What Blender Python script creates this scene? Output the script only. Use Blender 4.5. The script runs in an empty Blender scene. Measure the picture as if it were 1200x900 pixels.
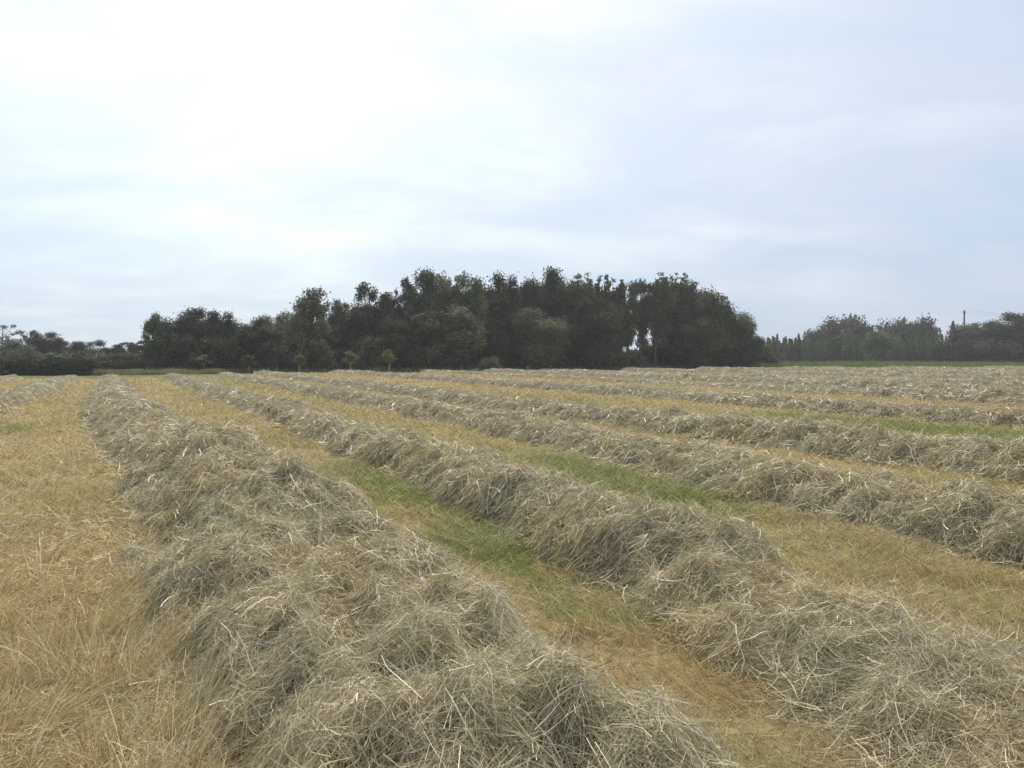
import bpy, math, random, re
import numpy as np
from mathutils import Vector

# ------------------------------------------------------------------ camera, sky, sun, exposure
sc = bpy.context.scene
COL = sc.collection
F, CXP, CYP, HY, CAMH = 1039.0, 600.0, 450.0, 418.0, 1.6     # focal length and horizon measured on the 1200 px photograph
PITCH = math.atan((CYP - HY) / F)
cam_d = bpy.data.cameras.new('camera'); cam = bpy.data.objects.new('camera', cam_d); COL.objects.link(cam)
cam_d.sensor_width = 36.0; cam_d.lens = 36.0 * F / 1200.0
cam_d.clip_start = 0.05; cam_d.clip_end = 6000.0
cam.location = (0, 0, CAMH); cam.rotation_euler = (math.pi / 2 - PITCH, 0, 0)
sc.camera = cam

SUN_EL, SUN_AZ = math.radians(48), math.radians(8)          # azimuth from +Y (ahead), negative = left
sun_dir = Vector((math.sin(SUN_AZ) * math.cos(SUN_EL), math.cos(SUN_AZ) * math.cos(SUN_EL), math.sin(SUN_EL)))
sun_d = bpy.data.lights.new('sun', 'SUN'); sun = bpy.data.objects.new('sun', sun_d); COL.objects.link(sun)
sun_d.energy = 3.6; sun_d.angle = math.radians(5); sun_d.color = (1.0, 0.95, 0.86)
sun.rotation_euler = sun_dir.to_track_quat('Z', 'Y').to_euler(); sun.location = (0, 0, 60)

world = bpy.data.worlds.new('World'); sc.world = world; world.use_nodes = True
wt = world.node_tree; wt.nodes.clear()
def N(t, typ, **kw):
    n = t.nodes.new(typ)
    for k, v in kw.items():
        if k.startswith('_'):
            n.inputs[int(k[1:])].default_value = v
        else:
            setattr(n, k, v)
    return n
def ramp(t, pts, interp='LINEAR'):
    n = t.nodes.new('ShaderNodeValToRGB'); e = n.color_ramp.elements
    n.color_ramp.interpolation = interp
    while len(e) > 1: e.remove(e[-1])
    e[0].position = pts[0][0]; c = pts[0][1]; e[0].color = (c[0], c[1], c[2], 1) if hasattr(c, '__len__') else (c, c, c, 1)
    for p, c in pts[1:]:
        k = e.new(p); k.color = (c[0], c[1], c[2], 1) if hasattr(c, '__len__') else (c, c, c, 1)
    return n
def math_n(t, op, a, b=None, clamp=False):
    n = t.nodes.new('ShaderNodeMath'); n.operation = op; n.use_clamp = clamp
    for i, v in enumerate((a, b)):
        if v is None: continue
        if isinstance(v, (int, float)): n.inputs[i].default_value = v
        else: t.links.new(v, n.inputs[i])
    return n.outputs[0]
L = wt.links.new
tc = N(wt, 'ShaderNodeTexCoord')
sky = N(wt, 'ShaderNodeTexSky'); sky.sky_type = 'NISHITA'; sky.sun_disc = False
sky.sun_elevation = SUN_EL; sky.sun_rotation = SUN_AZ; sky.air_density = 1.2; sky.dust_density = 2.0
sep = N(wt, 'ShaderNodeSeparateXYZ'); L(tc.outputs['Generated'], sep.inputs[0])
zc = math_n(wt, 'MAXIMUM', sep.outputs[2], 0.0)
zz = math_n(wt, 'ADD', zc, 0.20)
px_ = math_n(wt, 'DIVIDE', sep.outputs[0], zz); py_ = math_n(wt, 'DIVIDE', sep.outputs[1], zz)
cmb = N(wt, 'ShaderNodeCombineXYZ'); L(px_, cmb.inputs[0]); L(py_, cmb.inputs[1])
mp = N(wt, 'ShaderNodeMapping'); mp.inputs['Rotation'].default_value = (0, 0, math.radians(14)); mp.inputs['Scale'].default_value = (0.8, 1.0, 1)
L(cmb.outputs[0], mp.inputs[0])
n1 = N(wt, 'ShaderNodeTexNoise'); n1.inputs['Scale'].default_value = 1.3; n1.inputs['Detail'].default_value = 7; n1.inputs['Roughness'].default_value = 0.52; n1.inputs['Distortion'].default_value = 0.35
L(mp.outputs[0], n1.inputs['Vector'])
n2 = N(wt, 'ShaderNodeTexNoise'); n2.inputs['Scale'].default_value = 2.3; n2.inputs['Detail'].default_value = 6; n2.inputs['Roughness'].default_value = 0.6
L(mp.outputs[0], n2.inputs['Vector'])
# brightness round the veiled sun
vd = N(wt, 'ShaderNodeVectorMath'); vd.operation = 'DOT_PRODUCT'
gd = Vector((math.sin(math.radians(-24)) * math.cos(math.radians(30)), math.cos(math.radians(-24)) * math.cos(math.radians(30)), math.sin(math.radians(30))))
L(tc.outputs['Generated'], vd.inputs[0]); vd.inputs[1].default_value = gd
gl = math_n(wt, 'POWER', math_n(wt, 'MAXIMUM', vd.outputs['Value'], 0.0), 5.5)
# cloud body colours (x10: the background strength is 0.1)
cl = ramp(wt, [(0.0, (4.1, 5.0, 6.5)), (0.30, (4.7, 5.6, 7.0)), (0.48, (5.3, 5.8, 7.1)), (0.62, (6.0, 6.4, 7.5)), (0.8, (6.9, 7.2, 7.8)), (1.0, (8.2, 8.3, 8.3))])
nf = math_n(wt, 'ADD', math_n(wt, 'MULTIPLY', n1.outputs[0], 1.8), math_n(wt, 'MULTIPLY', n2.outputs[0], 0.40))
nf = math_n(wt, 'SUBTRACT', nf, 0.70)
nf = math_n(wt, 'ADD', nf, math_n(wt, 'MULTIPLY', gl, 0.34), clamp=True)
L(nf, cl.inputs[0])
glow = N(wt, 'ShaderNodeMix'); glow.data_type = 'RGBA'; glow.blend_type = 'ADD'; glow.inputs[0].default_value = 1
L(cl.outputs[0], glow.inputs[6])
gc = N(wt, 'ShaderNodeVectorMath'); gc.operation = 'SCALE'; gc.inputs[0].default_value = (3.0, 3.5, 2.7); L(gl, gc.inputs['Scale'])
L(gc.outputs[0], glow.inputs[7])
hr = ramp(wt, [(0.0, (.82, .88, .93)), (0.12, (.88, .93, .97)), (0.3, (1, 1, 1))]); L(zc, hr.inputs[0])
hm = N(wt, 'ShaderNodeMix'); hm.data_type = 'RGBA'; hm.blend_type = 'MULTIPLY'; hm.inputs[0].default_value = 1; L(glow.outputs[2], hm.inputs[6]); L(hr.outputs[0], hm.inputs[7])
mx = N(wt, 'ShaderNodeMix'); mx.data_type = 'RGBA'; mx.inputs[0].default_value = 0.88
L(sky.outputs[0], mx.inputs[6]); L(hm.outputs[2], mx.inputs[7])
bg = N(wt, 'ShaderNodeBackground'); bg.inputs[1].default_value = 0.1; L(mx.outputs[2], bg.inputs[0])
wo = N(wt, 'ShaderNodeOutputWorld'); L(bg.outputs[0], wo.inputs[0])

sc.view_settings.view_transform = 'Standard'; sc.view_settings.look = 'None'
sc.view_settings.exposure = 0.28; sc.view_settings.gamma = 1.0
sc.render.engine = 'CYCLES'
sc.cycles.max_bounces = 5; sc.cycles.diffuse_bounces = 3; sc.cycles.transmission_bounces = 3; sc.cycles.glossy_bounces = 2
sc.cycles.transparent_max_bounces = 4; sc.cycles.use_denoising = True
sc.cycles.use_adaptive_sampling = True; sc.cycles.adaptive_threshold = 0.02

# ------------------------------------------------------------------ helpers
rng = np.random.default_rng(7)
random.seed(7)

def gp(px, py, z=0.0):
    """photograph pixel -> world point at height z"""
    a = (px - CXP) / F; b = -(py - CYP) / F
    c, s = math.cos(PITCH), math.sin(PITCH)
    d = (a, c + b * s, b * c - s)
    k = (z - CAMH) / d[2]
    return (a * k, d[1] * k)
def at(px, Y):
    return (px - CXP) / F * Y
def zat(py, Y):
    return CAMH + (HY - py) / F * Y

def tag(o, label=None, cat=None, group=None, kind=None):
    if label: o['label'] = label
    if cat: o['category'] = cat
    if group: o['group'] = group
    if kind: o['kind'] = kind
    return o

_perm = np.random.default_rng(3).permutation(4096)
_grad = np.random.default_rng(4).random(4096) * 2 * math.pi
_gx, _gy = np.cos(_grad), np.sin(_grad)
def noise(x, y, seed=0):
    x = np.asarray(x, float) + seed * 17.31; y = np.asarray(y, float) + seed * 9.77
    xi = np.floor(x).astype(int); yi = np.floor(y).astype(int)
    fx = x - xi; fy = y - yi
    def g(i, j, dx, dy):
        h = _perm[(_perm[(xi + i) & 4095] + (yi + j)) & 4095]
        return _gx[h] * dx + _gy[h] * dy
    u = fx * fx * fx * (fx * (fx * 6 - 15) + 10); v = fy * fy * fy * (fy * (fy * 6 - 15) + 10)
    a = g(0, 0, fx, fy); b = g(1, 0, fx - 1, fy); c = g(0, 1, fx, fy - 1); d = g(1, 1, fx - 1, fy - 1)
    return ((a + u * (b - a)) + v * ((c + u * (d - c)) - (a + u * (b - a)))) * 1.5
def fbm(x, y, seed=0, o=3):
    r = 0; a = 1.0; t = 0
    for k in range(o):
        r = r + a * noise(x * 2 ** k, y * 2 ** k, seed + k * 5); t += a; a *= 0.5
    return r / t

def np_mesh(name, V, Q, mat, col=None, parent=None, smooth=False, link=True):
    me = bpy.data.meshes.new(name)
    V = np.asarray(V, np.float32); Q = np.asarray(Q, np.int32); k = Q.shape[1]
    me.vertices.add(len(V)); me.vertices.foreach_set('co', V.ravel())
    me.loops.add(Q.size); me.loops.foreach_set('vertex_index', Q.ravel())
    me.polygons.add(len(Q)); me.polygons.foreach_set('loop_start', np.arange(0, Q.size, k, dtype=np.int32))
    try: me.polygons.foreach_set('loop_total', np.full(len(Q), k, np.int32))
    except Exception: pass
    if smooth: me.polygons.foreach_set('use_smooth', np.ones(len(Q), bool))
    if col is not None:
        at_ = me.attributes.new('col', 'FLOAT_COLOR', 'POINT')
        c = np.ones((len(V), 4), np.float32); c[:, :3] = col; at_.data.foreach_set('color', c.ravel())
    me.update(calc_edges=True)
    me.materials.append(mat)
    if not link: return me
    o = bpy.data.objects.new(name, me); COL.objects.link(o)
    if parent: o.parent = parent
    return o

class Geo:
    def __init__(s): s.V = []; s.Q = []; s.C = []; s.n = 0
    def add(s, V, Q, C):
        s.V.append(V); s.Q.append(np.asarray(Q) + s.n); s.C.append(np.broadcast_to(C, V.shape)); s.n += len(V)
    def build(s, name, mat, parent=None, smooth=False, link=True):
        return np_mesh(name, np.concatenate(s.V), np.concatenate(s.Q), mat, np.concatenate(s.C), parent, smooth, link)

def ribbons(P, W, C, geo, taper=0.6, wdir=None):
    """P: (N,k,3) polylines -> flat blades of width W, colour C"""
    n, k, _ = P.shape
    T = P[:, -1] - P[:, 0]; T /= np.linalg.norm(T, axis=1, keepdims=True) + 1e-9
    R = rng.normal(size=(n, 3)) if wdir is None else wdir
    S = np.cross(T, R); S /= np.linalg.norm(S, axis=1, keepdims=True) + 1e-9
    t = np.linspace(0, 1, k)[None, :, None]
    w = W[:, None, None] * 0.5 * (1 - taper * t ** 1.5)
    V = np.stack([P - S[:, None] * w, P + S[:, None] * w], axis=2).reshape(n, k * 2, 3)
    base = (np.arange(n) * k * 2)[:, None, None]
    q = np.array([[2 * i, 2 * i + 1, 2 * i + 3, 2 * i + 2] for i in range(k - 1)])[None]
    geo.add(V.reshape(-1, 3), (base + q).reshape(-1, 4), np.repeat(C, k * 2, axis=0))

def tube(pts, rad, sides, geo, col):
    pts = np.array(pts, float); rad = np.array(rad, float); m = len(pts)
    T = np.gradient(pts, axis=0); T /= np.linalg.norm(T, axis=1, keepdims=True) + 1e-9
    ref = np.array([0.31, 0.95, 0.1]); A = np.cross(T, ref); A /= np.linalg.norm(A, axis=1, keepdims=True); B = np.cross(T, A)
    th = np.arange(sides) / sides * 2 * math.pi
    V = pts[:, None] + rad[:, None, None] * (A[:, None] * np.cos(th)[None, :, None] + B[:, None] * np.sin(th)[None, :, None])
    Q = [[i * sides + j, i * sides + (j + 1) % sides, (i + 1) * sides + (j + 1) % sides, (i + 1) * sides + j] for i in range(m - 1) for j in range(sides)]
    geo.add(V.reshape(-1, 3), Q, np.array(col))

# ------------------------------------------------------------------ materials
def mat_attr(name, rough=0.6, trans=0.25, spec=0.3):
    m = bpy.data.materials.new(name); m.use_nodes = True; t = m.node_tree; t.nodes.clear()
    a = N(t, 'ShaderNodeAttribute'); a.attribute_name = 'col'
    p = N(t, 'ShaderNodeBsdfPrincipled'); p.inputs['Roughness'].default_value = rough; p.inputs['Specular IOR Level'].default_value = spec
    o = N(t, 'ShaderNodeOutputMaterial')
    t.links.new(a.outputs['Color'], p.inputs['Base Color'])
    if trans:
        tr = N(t, 'ShaderNodeBsdfTranslucent'); ms = N(t, 'ShaderNodeMixShader'); ms.inputs[0].default_value = trans
        t.links.new(a.outputs['Color'], tr.inputs[0]); t.links.new(p.outputs[0], ms.inputs[1]); t.links.new(tr.outputs[0], ms.inputs[2]); t.links.new(ms.outputs[0], o.inputs[0])
    else:
        t.links.new(p.outputs[0], o.inputs[0])
    return m
M_HAY = mat_attr('hay_strands', 0.5, 0.12, 0.4)
M_GRASS = mat_attr('grass_blades', 0.6, 0.28, 0.25)
M_LEAF = mat_attr('leaves', 0.75, 0.16, 0.08)
M_BARK = mat_attr('bark', 0.9, 0.0, 0.1)

def mat_core():
    m = bpy.data.materials.new('packed_hay'); m.use_nodes = True; t = m.node_tree; t.nodes.clear(); Lk = t.links.new
    tc = N(t, 'ShaderNodeTexCoord'); mp = N(t, 'ShaderNodeMapping'); mp.inputs['Rotation'].default_value = (0, 0, 0.4); mp.inputs['Scale'].default_value = (1, 0.35, 1)
    Lk(tc.outputs['Object'], mp.inputs[0])
    n = N(t, 'ShaderNodeTexNoise'); n.inputs['Scale'].default_value = 22; n.inputs['Detail'].default_value = 8; n.inputs['Roughness'].default_value = 0.75; n.inputs['Distortion'].default_value = 1.5
    Lk(mp.outputs[0], n.inputs['Vector'])
    r = ramp(t, [(0.3, (0.17, 0.14, 0.08)), (0.48, (0.30, 0.25, 0.155)), (0.62, (0.42, 0.36, 0.23)), (0.8, (0.54, 0.47, 0.31))])
    Lk(n.outputs[0], r.inputs[0])
    p = N(t, 'ShaderNodeBsdfPrincipled'); p.inputs['Roughness'].default_value = 0.85; p.inputs['Specular IOR Level'].default_value = 0.15
    Lk(r.outputs[0], p.inputs['Base Color'])
    b = N(t, 'ShaderNodeBump'); b.inputs['Strength'].default_value = 1.0; b.inputs['Distance'].default_value = 0.05
    Lk(n.outputs[0], b.inputs['Height']); Lk(b.outputs[0], p.inputs['Normal'])
    o = N(t, 'ShaderNodeOutputMaterial'); Lk(p.outputs[0], o.inputs[0])
    return m
M_CORE = mat_core()

# ------------------------------------------------------------------ where the windrows lie
TAN = (600 - 150) / F                   # the rows run 23 degrees left of the view
def end_Y(X):                           # far headland
    return np.interp(X, [-80, -30, -25, -21, 0, 34, 71, 160], [56, 60, 66, 84, 95, 114, 120, 124])
# each row: control depths, lateral centre (at camera plane, metres), half width, height
ROWS = [
 dict(Y=[1.0, 3.4, 5, 7.5, 9.5, 11.7, 16, 23, 32, 45, 62], c=[1.03, 1.08, 1.12, 1.15, 1.12, 1.05, .55, -.1, -.4, -.8, -1.2], a=[.9, .95, 1.0, 1.05, 1.05, 1.1, 1.1, 1.0, .95, .85, .8], h=[.32, .34, .34, .36, .38, .36, .31, .27, .23, .2, .2], sd=1),
 dict(Y=[1.0, 3.4, 4.5, 6.0, 7.2, 9, 12, 16, 23, 34, 62], c=[3.6, 3.7, 3.8, 3.92, 4.0, 4.1, 4.2, 4.15, 4.05, 3.7, 3.2], a=[.85, .82, .72, .64, .64, .66, .68, .7, .66, .6, .6], h=[.11, .12, .16, .24, .28, .27, .27, .26, .25, .23, .21], sd=2),
 dict(Y=[3, 6, 8, 11, 15, 20, 30, 90], c=[7.3, 7.45, 7.5, 7.55, 7.9, 8.2, 8.0, 7.6], a=[.8, .8, .8, .7, .7, .68, .65, .6], h=[.27, .31, .28, .24, .25, .24, .22, .19], sd=3),
 dict(Y=[5, 9, 12, 18, 26, 90], c=[11.8, 11.8, 11.9, 11.8, 11.7, 11.5], a=[.9, .9, .85, .8, .7, .7], h=[.33, .34, .31, .28, .25, .20], sd=4),
 dict(Y=[5, 15, 30, 100], c=[20.0, 20.1, 20.2, 20.0], a=[.8, .8, .75, .7], h=[.28, .28, .24, .18], sd=5),
 dict(Y=[5, 30, 36, 44, 100], c=[29.6, 29.8, 30, 30, 29.5], a=[1.1, 1.1, .9, .6, .7], h=[.32, .32, .24, .12, .18], sd=6),
]
for i, (c, a, h) in enumerate([(36.0, 1.4, .44), (44.5, 1.1, .30), (57, 1.2, .36), (69, 1.5, .44), (84, 1.5, .42), (99, 1.5, .4), (114, 1.5, .4)]):
    ROWS.append(dict(Y=[5, 60, 130], c=[c, c + .4, c], a=[a * .72, a * .68, a * .6], h=[h * .66, h * .58, h * .46], sd=10 + i))
for i, (c, a, h) in enumerate([(-4.15, .85, .34), (-7.9, .85, .32), (-12.0, .9, .3)]):
    ROWS.append(dict(Y=[5, 40, 62], c=[c, c + .1, c + .3], a=[a * .8, a * .8, a * .8], h=[h * .75, h * .7, h * .6], sd=30 + i))
def row_lat(X, Y): return X + TAN * Y

# bumps and hollows seen in the photograph: (px, py, lateral radius, depth radius, height)
BUMPS = []
for (bx, by, z, rx, ry, am) in [
    (235, 520, .5, .55, 1.3, .16), (395, 568, .5, .7, 1.1, .10), (250, 575, .35, .35, .7, .10), (560, 690, .45, .5, .8, .07), (360, 700, .4, .5, .6, .08), (640, 800, .4, .45, .5, .06),
    (200, 640, .1, .28, .7, -.22), (420, 640, .3, .30, .45, -.16), (440, 745, .3, .20, .28, -.17), (560, 790, .3, .16, .2, -.10), (190, 760, .1, .3, .4, -.12), (300, 860, .2, .25, .25, -.10), (820, 870, .1, .2, .25, -.12),
    (590, 560, .4, .45, .6, .13), (800, 625, .4, .5, .6, .12), (700, 600, .4, .4, .4, .05), (460, 520, .4, .4, .8, .08), (730, 665, .2, .2, .3, -.15), (795, 690, .05, .2, .22, -.2), (900, 690, .2, .3, .35, -.06),
    (1050, 590, .4, .55, .8, .12), (880, 560, .3, .4, .6, .06), (1000, 600, .2, .25, .4, -.12), (1160, 560, .3, .5, .8, -.1), (780, 555, .1, .3, .4, -.10),
    (1180, 555, .4, .6, .6, .1), (740, 495, .3, .4, 1.0, .08), (270, 490, .4, .4, 1.2, .1)]:
    X, Y = gp(bx, by, z); BUMPS.append((X, Y, rx, ry, am))

def ground_z(X, Y):
    return 0.03 * noise(X / 6, Y / 6, 50) + 0.012 * noise(X / 0.9, Y / 0.9, 51) * (np.abs(Y) < 80)

def row_h(r, X, Y):
    """height of the hay of one windrow above the ground; negative outside"""
    c = np.interp(Y, r['Y'], r['c']); a = np.interp(Y, r['Y'], r['a']); h = np.interp(Y, r['Y'], r['h']); s = r['sd']
    c = c + 0.16 * noise(Y / 3.1, 0 * Y, s) + 0.10 * noise(Y / .9, 0 * Y, s + 60)
    a = a * (1 + 0.14 * noise(Y / 1.3, 0 * Y + .5, s + 3))
    lat = row_lat(X, Y) - c
    lat = lat + 0.12 * noise(X / .4, Y / .4, s + 8)
    e = np.abs(lat) / a
    prof = np.where(e < 1, (1 - np.minimum(e, 1) ** 2.1) ** 0.8, -(e - 1) * .8)
    far = np.clip(1 - (Y - 50) / 60, .3, 1)
    hh = h * (.95 + .42 * np.abs(noise(X / 1.5, Y / 1.5, s + 21)) + .26 * np.abs(noise(Y / .8, 0 * Y + .3, s + 1)) + 0.22 * noise(Y / 5.0, 0 * Y, s + 2))
    bil = np.abs(noise(X / .62, Y / .8, s + 4)); bil2 = np.abs(noise(X / .26, Y / .3, s + 5))
    lum = (bil - .3) * .26 + (bil2 - .25) * .19 + noise(X / .12, Y / .12, s + 6) * .03 - .085 * np.exp(-(noise(X / 1.1, Y / 1.3, s + 11) / .10) ** 2) - .10 * np.exp(-(noise(X / .45, Y / .5, s + 12) / .12) ** 2) + .03
    H = hh * prof + np.clip(prof, 0, .6) / .6 * lum * np.clip(h / .45, .4, 1.2) * far
    for (bx, by, rx, ry, am) in BUMPS:
        if abs(np.mean(row_lat(np.array([bx]), np.array([by]))[0] - np.interp(by, r['Y'], r['c']))) > 1.8: continue
        dl = (row_lat(X, Y) - row_lat(bx, by)) / rx; dy = (Y - by) / ry
        H = H + am * np.exp(-(dl * dl + dy * dy)) * np.clip(prof * 2.5, 0, 1)
    # taper at the far end of the row
    H = H * np.clip((end_Y(X) - Y) / 1.2, 0, 1)
    return H

def in_view(X, Y, m=1.0):
    return (Y > 1.2) & (np.abs(X) < 0.60 * Y + 0.8 + m)

# palettes, linear base colours
HAY = np.array([[.44, .395, .275], [.53, .465, .32], [.35, .33, .215], [.66, .58, .42], [.27, .265, .16], [.43, .34, .21], [.80, .74, .58], [.17, .15, .095]]) * np.array([1.25, 1.21, 1.13])
HAY_W = np.array([.20, .16, .16, .10, .12, .10, .05, .11]); HAY_W = HAY_W / HAY_W.sum()
def pick(pal, w, n, jit=.14):
    c = pal[rng.choice(len(pal), n, p=w)]
    return c * (1 + jit * rng.normal(size=(n, 1))).clip(.5, 1.6)

def hay_tint(X, Y, C):
    g = fbm(X / 1.3, Y / 1.6, 90)[:, None]            # greener and yellower drifts
    warm = np.array([1.04, 1.0, .88]); cool = np.array([.97, 1.0, .98])
    C = C * np.where(g > 0, 1 + (warm - 1) * np.clip(g * 2.2, 0, 1), 1 + (cool - 1) * np.clip(-g * 2.2, 0, 1))
    grey = np.clip((Y[:, None] - 8) / 30, 0, 1)       # hay colour shifts warmer and pinker with distance
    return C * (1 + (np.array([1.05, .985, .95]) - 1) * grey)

def strands_on(hfun, X, Y, Lg, W, C, geo, k, field_seed=0, jitter=.9, lift=.05, tip=.12, curl=.30):
    n = len(X)
    th = 1.5 * math.pi * noise(X / .55, Y / .7, 70 + field_seed) + 1.2 + rng.normal(size=n) * jitter
    cu = rng.normal(size=n) * curl
    off = rng.random(n) ** 1.3 * lift
    ca, sa = np.cos(th), np.sin(th); hl = .42 * Lg
    z0 = hfun(X, Y); za = hfun(X - ca * hl, Y - sa * hl); zb = hfun(X + ca * hl, Y + sa * hl)
    sl = np.clip((zb - za) / (2 * hl), -.75, .75); zm = np.maximum(z0, .6 * z0 + .2 * (za + zb))
    bow = np.clip(z0 - .5 * (za + zb), -.01, .25 * Lg) * .6
    P = np.empty((n, k, 3))
    up = (rng.random(n) < .30) * rng.random(n) * tip
    sg = np.sign(rng.random(n) - .5); tw = rng.normal(size=n) * .16
    nl = 1 / np.sqrt(1 + sl * sl)
    for i, tt in enumerate(np.linspace(-.5, .5, k)):
        a = th + cu * tt * 2
        P[:, i, 0] = X + np.cos(a) * Lg * tt * nl; P[:, i, 1] = Y + np.sin(a) * Lg * tt * nl
        P[:, i, 2] = zm + off + (sl + tw) * tt * Lg * nl + bow * (.33 - 4 * tt * tt) + up * np.clip(sg * tt + .5, 0, 1) ** 2 * Lg / .2
    P += rng.normal(size=P.shape) * (Lg * .022)[:, None, None]
    ribbons(P, W, C, geo, .45)

def sample_band(y0, y1, n, xl, xr):
    """random ground points with Y in the band, X between functions of Y"""
    Y = y0 + (y1 - y0) * rng.random(n); X = xl(Y) + (xr(Y) - xl(Y)) * rng.random(n)
    return X, Y

near = 'long windrows of raked hay across the mown field'
row_labels = [
 'big grey-green windrow of hay filling the foreground and running to the far left',
 'lumpy hay windrow just right of the foreground one, flattening out at bottom right',
 'tangled hay windrow third from the front, with a tall clump near the right edge',
 'low wide hay windrow just before the bright green strip at right',
 'narrow dark-based hay windrow just behind the bright green strip at right',
 'pale broken hay windrow behind the golden stubble patch, sixth from the front',
 'broad fluffy hay windrow in the middle distance, seventh from the front',
 'thin hay windrow in the middle distance, eighth from the front']
row_left = ['hay windrow across the golden strip left of the foreground one', 'second hay windrow left of the foreground one, near the dark hedge', 'farthest left hay windrow, a low strip close to the dark hedge']
for i, r in enumerate(ROWS):
    lat0 = r['c'][0]
    # depth range where this row is in view
    Ys = np.linspace(1.6, 126, 1600); cs = np.interp(Ys, r['Y'], r['c']); Xs = cs - TAN * Ys
    ok = in_view(Xs, Ys, 3.0) & (Ys < end_Y(Xs))
    if not ok.any(): continue
    Ya, Yb = Ys[ok].min(), Ys[ok].max()
    if Yb - Ya < 4: continue
    def hf(X, Y, r=r): return ground_z(X, Y) + row_h(r, X, Y)
    # packed body of the row, a grid draped over the heap and closed underneath
    steps = []; y = Ya
    while y < Yb: steps.append(y); y += max(.045, .0065 * y)
    steps = np.array(steps + [Yb]); nu = int(np.clip(64 * (6 / max(Ya, 6)) ** .5, 16, 64))
    u = np.linspace(-1.35, 1.35, nu)
    YY = np.repeat(steps[:, None], nu, 1); aa = np.interp(YY, r['Y'], r['a']); CCn = np.interp(YY, r['Y'], r['c'])
    XX = CCn + u[None] * aa - TAN * YY
    ZZ = ground_z(XX, YY) + np.maximum(row_h(r, XX, YY), -.12) - .02
    ZZ[:, 0] -= .2; ZZ[:, -1] -= .2
    V = np.stack([XX, YY, ZZ], -1).reshape(-1, 3)
    I = np.arange(len(V)).reshape(YY.shape)
    Q = np.stack([I[:-1, :-1], I[:-1, 1:], I[1:, 1:], I[1:, :-1]], -1).reshape(-1, 4)
    body = np_mesh('windrow', V, Q, M_CORE, None, None, True)
    if i < 8: lb = row_labels[i]
    elif lat0 < 0: lb = row_left[i - 13]
    else: lb = 'faint distant windrow of hay, one of the thin pale bands before the far trees'
    tag(body, lb, 'windrow', near)
    # loose strands over it
    G = Geo()
    edges = [Ya]
    while edges[-1] < Yb: edges.append(min(Yb, edges[-1] * 1.12 + .05))
    for y0, y1 in zip(edges[:-1], edges[1:]):
        d = (y0 + y1) / 2
        w = max(.0025, .00067 * d) if d < 30 else .020 * (d / 30) ** .6; Lm = .20 * max(1, d / 9) ** .30
        cover = 3.0 if d < 9 else (2.2 if d < 25 else 1.7)
        width = 2.7 * np.interp(d, r['Y'], r['a'])
        n = int(cover / (Lm * w * .8) * width * (y1 - y0))
        k = 5 if d < 6 else (4 if d < 18 else 3)
        Y = y0 + (y1 - y0) * rng.random(n); v = (rng.random(n) * 2 - 1) * 1.15
        X = np.interp(Y, r['Y'], r['c']) + v * np.interp(Y, r['Y'], r['a']) - TAN * Y
        hh = row_h(r, X, Y); keep = in_view(X, Y, 1.2) & (hh > -.10 - .1 * rng.random(n)) & (Y < end_Y(X) - .3)
        keep &= (hh > .0) | (rng.random(n) < .22)
        X, Y = X[keep], Y[keep]; n = len(X)
        if not n: continue
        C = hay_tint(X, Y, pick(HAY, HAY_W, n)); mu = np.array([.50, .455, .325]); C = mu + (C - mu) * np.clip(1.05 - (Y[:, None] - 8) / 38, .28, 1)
        Lg = Lm * (.55 + .9 * rng.random(n)); Ws = w * (.6 + .9 * rng.random(n) ** 2)
        strands_on(lambda x, y: ground_z(x, y) + np.maximum(row_h(r, x, y), 0), X, Y, Lg, Ws, C, G, k, i, lift=.05 + .010 * math.sqrt(d), tip=.10 * min(1, 9 / d))
    o = G.build('hay_strands', M_HAY, body)
    print('row', i, round(Ya, 1), round(Yb, 1), len(o.data.polygons))

# ------------------------------------------------------------------ ground
def rows_mask(X, Y):
    m = np.full(np.shape(X), -9.0)
    for r in ROWS:
        c = np.interp(Y, r['Y'], r['c']); a = np.interp(Y, r['Y'], r['a'])
        m = np.maximum(m, 1 - np.abs(row_lat(X, Y) - c) / a)
    return m
GREEN = []
for (bx, by, rx, ry, am) in [(590, 650, .45, 1.1, 1.0), (560, 610, .5, 1.5, .7), (470, 575, .5, 2.5, .75), (700, 725, .3, .35, .9), (655, 695, .35, .6, .5), (735, 570, .7, 1.6, 1.1), (690, 550, .6, 2.0, .7), (850, 600, .4, .6, .35), (1060, 502, 1.3, 5.0, 1.0), (1150, 510, 1.6, 3.0, 1.0), (960, 520, .6, 2, .3),
                         (60, 430, 4, 10, .0), (560, 500, .6, 3, .35), (10, 505, .6, 1.2, .6), (650, 468, 1.5, 5, .4)]:
    X, Y = gp(bx, by); GREEN.append((X, Y, rx, ry, am))
def greenness(X, Y):
    g = np.zeros(np.shape(X))
    for (bx, by, rx, ry, am) in GREEN:
        dl = (row_lat(X, Y) - row_lat(bx, by)) / rx; dy = (Y - by) / ry
        g = np.maximum(g, am * np.exp(-(dl * dl + dy * dy) ** 1.3))
    g = g + .28 * fbm(X / 1.2, Y / 3.0, 40) + .13 * fbm(X / .25, Y / .4, 43)
    gap = np.clip(-rows_mask(X, Y) * 1.5, 0, 1)
    g = g + .22 * gap * np.exp(-((row_lat(X, Y) - 6.0) / 4.5) ** 2)
    return np.clip(g, 0, 1)

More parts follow.
